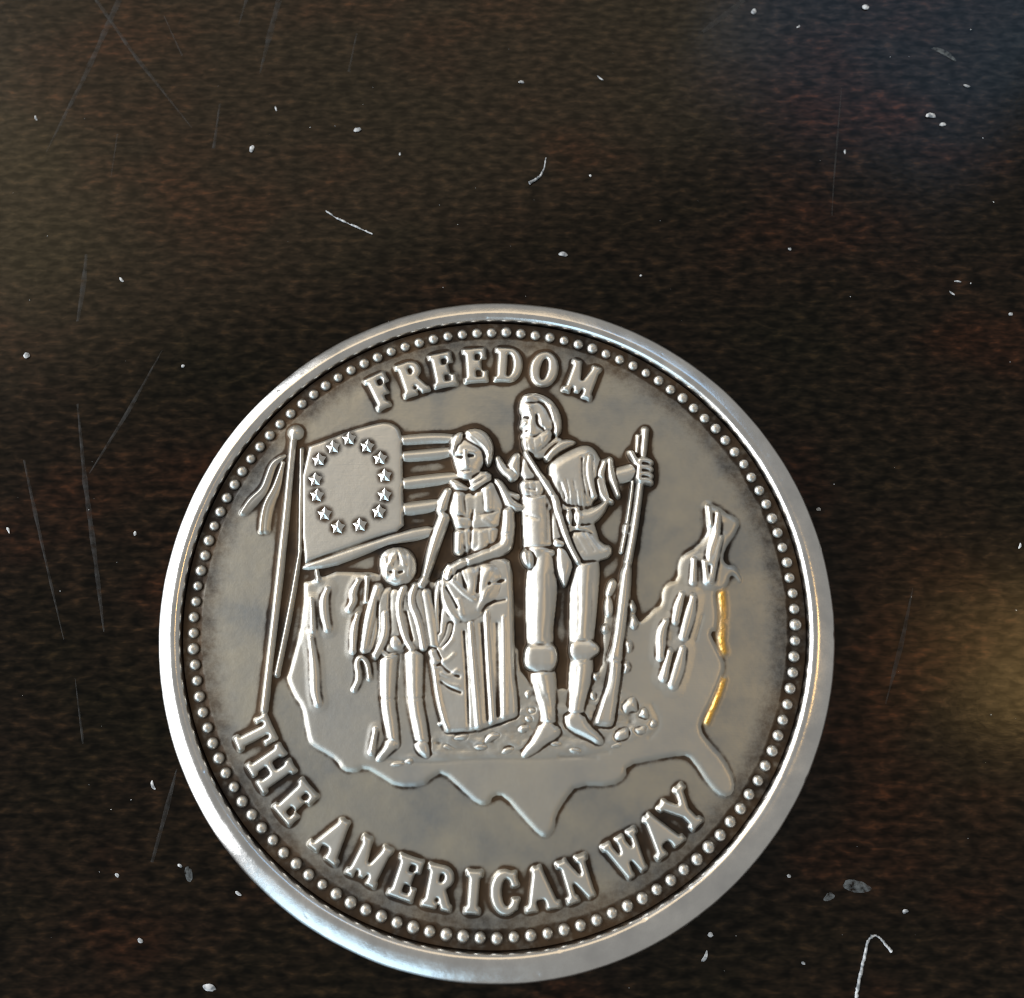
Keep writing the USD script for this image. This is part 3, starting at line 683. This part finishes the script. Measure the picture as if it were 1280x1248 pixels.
# brownish wash close to the beads and the lettering
wash = 0.40 * sst(DIST, 0.88, 0.965) * (0.8 + 0.4 * n_mid) + 0.16 * sst(DIST, .76, .86)
pat = np.clip(np.maximum(pat, wash * (H < 0.1)), 0, 1)
clean = np.clip((H - 0.04) / 0.36, 0, 1) * 0.85
STARS = [(735, 248), (635, 300), (548, 378), (525, 502), (535, 600), (583, 715), (665, 798), (802, 785), (920, 702), (955, 598), (957, 478), (928, 370), (848, 295)]
for a, b_ in STARS:                        # dark tarnish left round each star
    c = P(290 + a / 4.992, 500 + b_ / 4.992)
    pat = np.maximum(pat, np.exp(-((np.hypot(GX - c[0], GY - c[1]) / 0.62) ** 4)) * (0.6 + 0.5 * n_mid))
# warm lamp glints painted as gold colour beside the east coast
painted_glint = np.zeros_like(H)
for pts, r in [([(903, 742), (905, 770), (902, 800), (905, 815)], 9), ([(905, 850), (896, 876), (884, 903)], 7)]:
    w, q, _ = chain(pts, [r] * len(pts))
    painted_glint[w] = np.maximum(painted_glint[w], np.exp(-3.2 * q * q))
painted_glint *= (0.45 + 0.9 * n_small) * (H < 0.12)
pat = pat * (1 - 0.8 * np.clip(painted_glint * 1.5, 0, 1))
TONE = np.stack([pat, np.clip(painted_glint, 0, 1), clean], -1)
H0 += painted_glint * (0.15 + (nz(5.0, 21, 2) - 0.5) * 0.06)  # raised and roughened so the painted glints catch the lamp
gy, gx = np.gradient(H0, STEP)
NRM = np.stack([-gx, -gy, np.ones_like(H0)], -1)
NRM /= np.linalg.norm(NRM, axis=-1, keepdims=True)

coin = UsdGeom.Xform.Define(stage, '/World/coin')
tag(coin, 'worn silver medallion with a family, flag and map in relief on the dark table', 'coin')
VI = np.arange(N * N).reshape(N, N)
inside = DIST < 1.041
cell = inside[:-1, :-1] & inside[1:, :-1] & inside[:-1, 1:] & inside[1:, 1:]
cid = ID[:-1, :-1]
VERT = np.stack([GX, GY, H0 + Z_FIELD], -1).reshape(-1, 3)
NF, TF = NRM.reshape(-1, 3), TONE.reshape(-1, 3)
LABEL = {'person': 'woman in a bodice and long pleated skirt carrying a bundle', 'person_001': 'small child in an open jacket standing at the left', 'person_002': 'tall man in a fringed coat with a strap across his chest'}


def cut(k):
    on = cell & (cid == k)
    a, b_, c, d = VI[:-1, :-1][on], VI[:-1, 1:][on], VI[1:, 1:][on], VI[1:, :-1][on]
    f = np.vstack([np.c_[a, b_, c], np.c_[a, c, d]])
    if not len(f):
        return None
    u, inv = np.unique(f, return_inverse=True)
    return VERT[u], inv.reshape(f.shape), NF[u], TF[u]


made = {}
for k, (part, sub) in enumerate(KEYS):
    if sub is None:
        got = cut(k)
        base = part if not part.startswith('letter_') else 'letter'
        base = 'person' if part.startswith('person') else 'ribbon' if part.startswith('ribbon') else base
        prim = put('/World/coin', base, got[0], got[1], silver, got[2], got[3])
        made[part] = str(prim.GetPath())
        if part in LABEL:
            tag(prim, LABEL[part])
for k, c in LETTERS:
    tag(stage.GetPrimAtPath(made[KEYS[k][0]]), 'raised serif capital letter ' + c)
for k, (part, sub) in enumerate(KEYS):
    if sub is not None:
        got = cut(k)
        if got:
            put(made[part], sub.rstrip('0123456789').rstrip('_'), got[0], got[1], silver, got[2], got[3])

# stars: thirteen raised five-pointed pyramids on the canton
for i, (a, b_) in enumerate(STARS):
    c = P(290 + a / 4.992, 500 + b_ / 4.992)
    rot = RNG.uniform(-0.2, 0.2)
    t = np.pi / 2 + rot + np.arange(10) * np.pi / 5
    r = np.where(np.arange(10) % 2, 0.28, 0.45)
    zc = Z_FIELD + 0.36 * RELIEF + 0.012
    v = np.vstack([np.c_[c[0] + r * np.cos(t), c[1] + r * np.sin(t), np.full(10, zc)], [[c[0], c[1], zc + 0.19]], np.c_[c[0] + r * np.cos(t), c[1] + r * np.sin(t), np.full(10, zc - 0.1)]])
    f = [[j, (j + 1) % 10, 10] for j in range(10)] + [[11 + j, 11 + (j + 1) % 10, j] for j in range(10)] + [[11 + (j + 1) % 10, (j + 1) % 10, j] for j in range(10)]
    put(made['flag'], 'star', v, f, star_mat)

# beads round the edge
U = trimesh.creation.uv_sphere(radius=1.0, count=[14, 20])
UF, UV0 = U.faces, U.vertices
PH = 0.0132819
for i in range(120):
    a = PH + 2 * math.pi * i / 120
    r = 0.335 + RNG.normal(0, 0.014)
    rb = RB * (1 + RNG.normal(0, 0.001))
    v = UV0 * [r, r, r * 0.78] + [rb * math.cos(a), rb * math.sin(a), Z_FIELD - 0.03]
    keep = UF[(UV0[UF][:, :, 2] > -0.25).all(1)]
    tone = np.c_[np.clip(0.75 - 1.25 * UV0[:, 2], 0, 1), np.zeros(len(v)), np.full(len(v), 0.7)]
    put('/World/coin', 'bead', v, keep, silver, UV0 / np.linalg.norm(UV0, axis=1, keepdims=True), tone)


# rim, side and back, turned
def lathe(prof, n=540, wob=0.0, seed=1):
    prof = np.array(prof, float)
    t = np.linspace(0, 2 * np.pi, n, endpoint=False)
    r, z = prof[:, 0], prof[:, 1]
    X, Y = np.cos(t)[:, None] * r, np.sin(t)[:, None] * r
    Zz = np.broadcast_to(z, X.shape).copy()
    if wob:
        q = meshkit.fbm(np.stack([X * 0.5, Y * 0.5, Zz * 0.5 + 9], -1), 2, seed) - 0.5
        X, Y, Zz = X * (1 + wob * q / 19), Y * (1 + wob * q / 19), Zz + wob * q * 0.6
    v = np.stack([X, Y, Zz], -1).reshape(-1, 3)
    m = len(prof)
    i, j = np.meshgrid(np.arange(n), np.arange(m - 1), indexing='ij')
    a, b_ = i * m + j, ((i + 1) % n) * m + j
    return v, np.vstack([np.c_[a.ravel(), b_.ravel(), (b_ + 1).ravel()], np.c_[a.ravel(), (b_ + 1).ravel(), (a + 1).ravel()]])[:, ::-1]


ctrl = np.array([(18.06, -.12), (18.10, .05), (18.17, .24), (18.27, .38), (18.40, .46), (18.55, .48), (18.68, .465), (18.82, .425), (19.04, .36), (19.24, .285), (19.42, .20), (19.54, .10), (19.61, -.01), (19.63, -.14), (19.635, -.30)])
tt = np.linspace(0, len(ctrl) - 1, 49)
rp = np.c_[np.interp(tt, np.arange(len(ctrl)), ctrl[:, 0]), np.interp(tt, np.arange(len(ctrl)), ctrl[:, 1])]
rp[:, 0] = ndimage.gaussian_filter1d(rp[:, 0], 1.6, mode='nearest'); rp[:, 1] = ndimage.gaussian_filter1d(rp[:, 1], 1.6, mode='nearest')
rp[:, 1] += Z_FIELD
v, f = lathe(rp, 900, 0.03)
for _ in range(46):                        # knocks and nicks
    c = v[RNG.integers(len(v))]; w_ = RNG.uniform(0.06, 0.16)
    v[:, 2] -= RNG.uniform(0.01, 0.045) * np.exp(-((v - c) ** 2).sum(1) / w_ ** 2)
OUT = np.array([0.14, -0.15])              # the collar sat a little off the die
v[:, :2] += OUT * np.clip((np.hypot(v[:, 0], v[:, 1]) - 18.5) / 0.9, 0, 1)[:, None]
tone = np.zeros((len(v), 3)); tone[:, 0] = np.tile(np.clip((18.20 - rp[:, 0]) / 0.10, 0, 1), 900)
put('/World/coin', 'rim', v, f, rim_mat, tone=tone, smooth=True)
z1 = rp[-1, 1]
v, f = lathe([(rp[-1, 0], z1), (19.64, z1 - 0.2), (19.64, 0.35), (19.50, 0.1), (19.0, 0.0), (1.0, 0.0), (0.01, 0.0)], 540)
v[:, :2] += OUT
put('/World/coin', 'body', v, f, rim_mat, smooth=40)

# ------------------------------------------------------------------ dust and lint lying on the table
def flake(u, v, a, b_, ang, name, label, cat, material=dust_mat, thick=0.35):
    c = P(u, v, 0.0)
    s = trimesh.creation.icosphere(2)
    q = s.vertices.copy()
    q *= (0.75 + 0.6 * meshkit.noise(q * 1.6 + RNG.uniform(0, 50, 3)))[:, None]
    q = q * [a * 0.037, b_ * 0.037, min(a, b_) * 0.037 * thick]
    q[:, 1] += 0.25 * q[:, 0] ** 2 / max(a * 0.037, 1e-3) * RNG.uniform(-1, 1)
    t = math.radians(-ang)
    q = q @ np.array([[math.cos(t), math.sin(t), 0], [-math.sin(t), math.cos(t), 0], [0, 0, 1]])
    q[:, 2] -= q[:, 2].min() - 0.002
    q[:, :2] += c
    prim = put('/World', name, q, s.faces, material, smooth=True)
    tag(prim, label, cat)


SPECKS = [
    (345, 136, 5, 1.6, 70, 'bent white dust sliver left of centre below the two long upper scratches'), (45, 148, 5.5, 2, 65, 'bright oval dust fleck near the upper left edge of the table'),
    (315, 187, 4, 6, 10, 'pale round dust fleck below the bent sliver at upper left'), (447, 163, 6, 4, -20, 'small curled grey dust crumb above the dashed lint fibre'),
    (500, 193, 1.6, 3, 0, 'tiny white dust grain below the curled grey crumb'), (652, 103, 5, 2.5, 5, 'cup-shaped white dust crumb at the top centre of the table'),
    (942, 15, 4, 6, 20, 'bright white dust crumb at the top edge beside a diagonal scratch'), (998, 34, 4, 1.6, -40, 'slim white dust sliver just right of the crumb at the top edge'),
    (1082, 10, 6, 5, 0, 'soft grey dust spot at the top edge in the bluish sheen'), (1163, 145, 9, 4.5, 5, 'long pale dust smudge at upper right above a smaller round one'),
    (1178, 156, 5, 3.5, -10, 'small round dust spot touching the long smudge at upper right'), (1056, 190, 1.6, 4.5, 5, 'upright white dust grain in the upper right of the table'),
    (704, 318, 8, 4, 5, 'pale oblong dust fleck above the top right of the coin'), (152, 350, 5.5, 2, 50, 'slanted bright dust sliver beside the upper left of the coin'),
    (34, 445, 5, 5, 0, 'round glinting dust grain near the left edge'), (229, 458, 3, 2.6, 0, 'small white dust grain left of the top of the coin'),
    (1197, 352, 6, 1.6, 5, 'white dust sliver near the right edge, upper one of a pair'), (1190, 367, 5.5, 1.6, 40, 'curved white dust sliver near the right edge, lower one of a pair'),
    (1263, 393, 3.5, 3, 0, 'pale dust grain at the right edge beneath the pair of slivers'), (801, 345, 2, 2, 30, 'tiny dust grain above the right shoulder of the coin'),
    (11, 663, 5.5, 2, 60, 'narrow blue white dust fleck at the far left edge beside the coin'), (169, 667, 2.2, 4, 0, 'faint upright dust fleck close to the left rim of the coin'),
    (1275, 683, 5, 1.8, -65, 'white dust sliver at the far right edge above the golden sheen'), (262, 1234, 9, 4.5, 5, 'large blue grey dust blob at the bottom edge left of the coin'),
    (147, 1094, 3.5, 2.2, 45, 'bright dust grain in the lower left of the table'), (191, 982, 7, 2.2, 65, 'long dust sliver beside the scratch that meets the lower left rim'),
    (298, 1117, 5, 2.2, 30, 'bright dust grain close to the lower left rim of the coin'), (176, 1176, 4, 3, 30, 'round dull dust grain low in the lower left corner'),
    (225, 1082, 3.5, 2, 30, 'small blue white dust grain above the smudge at lower left'), (1131, 1139, 4, 3, -20, 'small dust grain just above the hooked lint fibre'),
    (986, 1095, 3, 2.4, 30, 'tiny dust grain right of the lower rim below the pale smear'), (888, 1168, 4, 3, 0, 'pale dust grain beside the bottom right rim of the coin'),
    (882, 1196, 8, 2.5, -60, 'slanted grey dust sliver beneath the bottom right rim of the coin'), (1004, 1204, 3, 2, 20, 'small dust grain left of the hooked lint fibre at the bottom'),
    (1023, 637, 3.5, 3, 0, 'faint dust grain just off the right rim of the coin'), (750, 98, 7, 1.4, 40, 'faint thin dust sliver at the top right of centre'),
    (1208, 108, 6, 2.4, 20, 'dull grey dust smudge at the upper right corner'), (987, 312, 3, 2.6, 0, 'round pale dust grain right of centre above the coin'), (738, 220, 2, 2.4, 0, 'tiny white dust grain right of the curved lint fibre')]
for u, v, a, b_, ang, lab in SPECKS:
    flake(u, v, a, b_, ang, 'dust_speck', lab, 'dust speck')
for u, v, a, b_, ang, lab in [(1070, 1108, 20, 8, 12, 'pale grey dust smear beside the lower right of the coin'), (1036, 1121, 8, 5, -30, 'small pale dust smear left of the larger one at lower right'),
                              (236, 1093, 5, 11, -20, 'faint bluish dust smudge near the lower left rim of the coin'), (1180, 66, 22, 5, 33, 'slanted grey dust smear at the upper right of the table')]:
    flake(u, v, a, b_, ang, 'dust_smear', lab, 'dust smear', film_mat, 0.12)

# grains too small to tell apart, one object
vs, fs, n0 = [], [], 0
ico = trimesh.creation.icosphere(0)
for _ in range(110):
    c = P(RNG.uniform(0, 1280), RNG.uniform(0, 1248), 0.0)
    if np.hypot(*c) < 20:
        continue
    r = 0.012 + 0.028 * RNG.random() ** 2.5
    q = ico.vertices * [r * RNG.uniform(.8, 1.8), r, r * 0.6]
    t = RNG.uniform(0, 3.14)
    q = q @ np.array([[math.cos(t), math.sin(t), 0], [-math.sin(t), math.cos(t), 0], [0, 0, 1]])
    q[:, 2] -= q[:, 2].min() - 0.002
    vs.append(q + [c[0], c[1], 0]); fs.append(ico.faces + n0); n0 += len(q)
tag(put('/World', 'fine_dust', np.vstack(vs), np.vstack(fs), dust_mat), 'scattered tiny grains of dust over the table', 'dust', kind='stuff')


def fibre(pts, rad, name, label, breaks=False):
    ctrl = P(*np.array(pts, float).T, z=0.0)
    n = len(ctrl) * 8
    t = np.linspace(0, len(ctrl) - 1, n)
    q = np.stack([ndimage.gaussian_filter1d(np.interp(t, np.arange(len(ctrl)), ctrl[:, i]), 2.5, mode='nearest') for i in (0, 1)], 1)
    q += RNG.normal(0, 0.01, q.shape)
    r = np.interp(np.linspace(0, 1, n), np.linspace(0, 1, len(rad)), rad) * (0.8 + 0.4 * RNG.random(n))
    if breaks:
        r *= 0.35 + 0.65 * (np.sin(np.linspace(0, 22, n)) > -0.4)
    tn = np.gradient(q, axis=0); tn /= np.linalg.norm(tn, axis=1)[:, None]
    nr = np.stack([-tn[:, 1], tn[:, 0]], 1)
    a = np.linspace(0, 2 * np.pi, 9)[:-1]
    v = np.stack([np.r_['-1', (q + nr * (r[:, None] * math.cos(x))), (r * (1 + math.sin(x)) + 0.002)[:, None]] for x in a], 1).reshape(-1, 3)
    f = []
    for i in range(n - 1):
        for j in range(8):
            p0, p1, p2, p3 = i * 8 + j, i * 8 + (j + 1) % 8, (i + 1) * 8 + (j + 1) % 8, (i + 1) * 8 + j
            f += [[p0, p1, p2], [p0, p2, p3]]
    for e, fl in ((0, 1), ((n - 1) * 8, 0)):
        for j in range(1, 7):
            f.append([e, e + j, e + j + 1] if fl else [e, e + j + 1, e + j])
    tag(put('/World', name, v, np.array(f)[:, ::-1], dust_mat, smooth=True), label, 'lint fibre')


fibre([(1069, 1250), (1073, 1225), (1080, 1195), (1084, 1176), (1090, 1169), (1098, 1170), (1106, 1180), (1114, 1190)], [.10, .09, .08, .07, .06, .055, .07, .10], 'lint_fibre', 'grey lint fibre bent over like a hook at the bottom right')
fibre([(406, 263), (420, 273), (436, 280), (452, 287), (467, 294)], [.05, .07, .06, .07, .05], 'lint_fibre', 'thin broken white lint fibre left of centre above the coin', True)
fibre([(683, 196), (680, 213), (674, 223), (660, 231)], [.03, .05, .07, .10], 'lint_fibre', 'short curved grey lint fibre in the upper middle of the table')
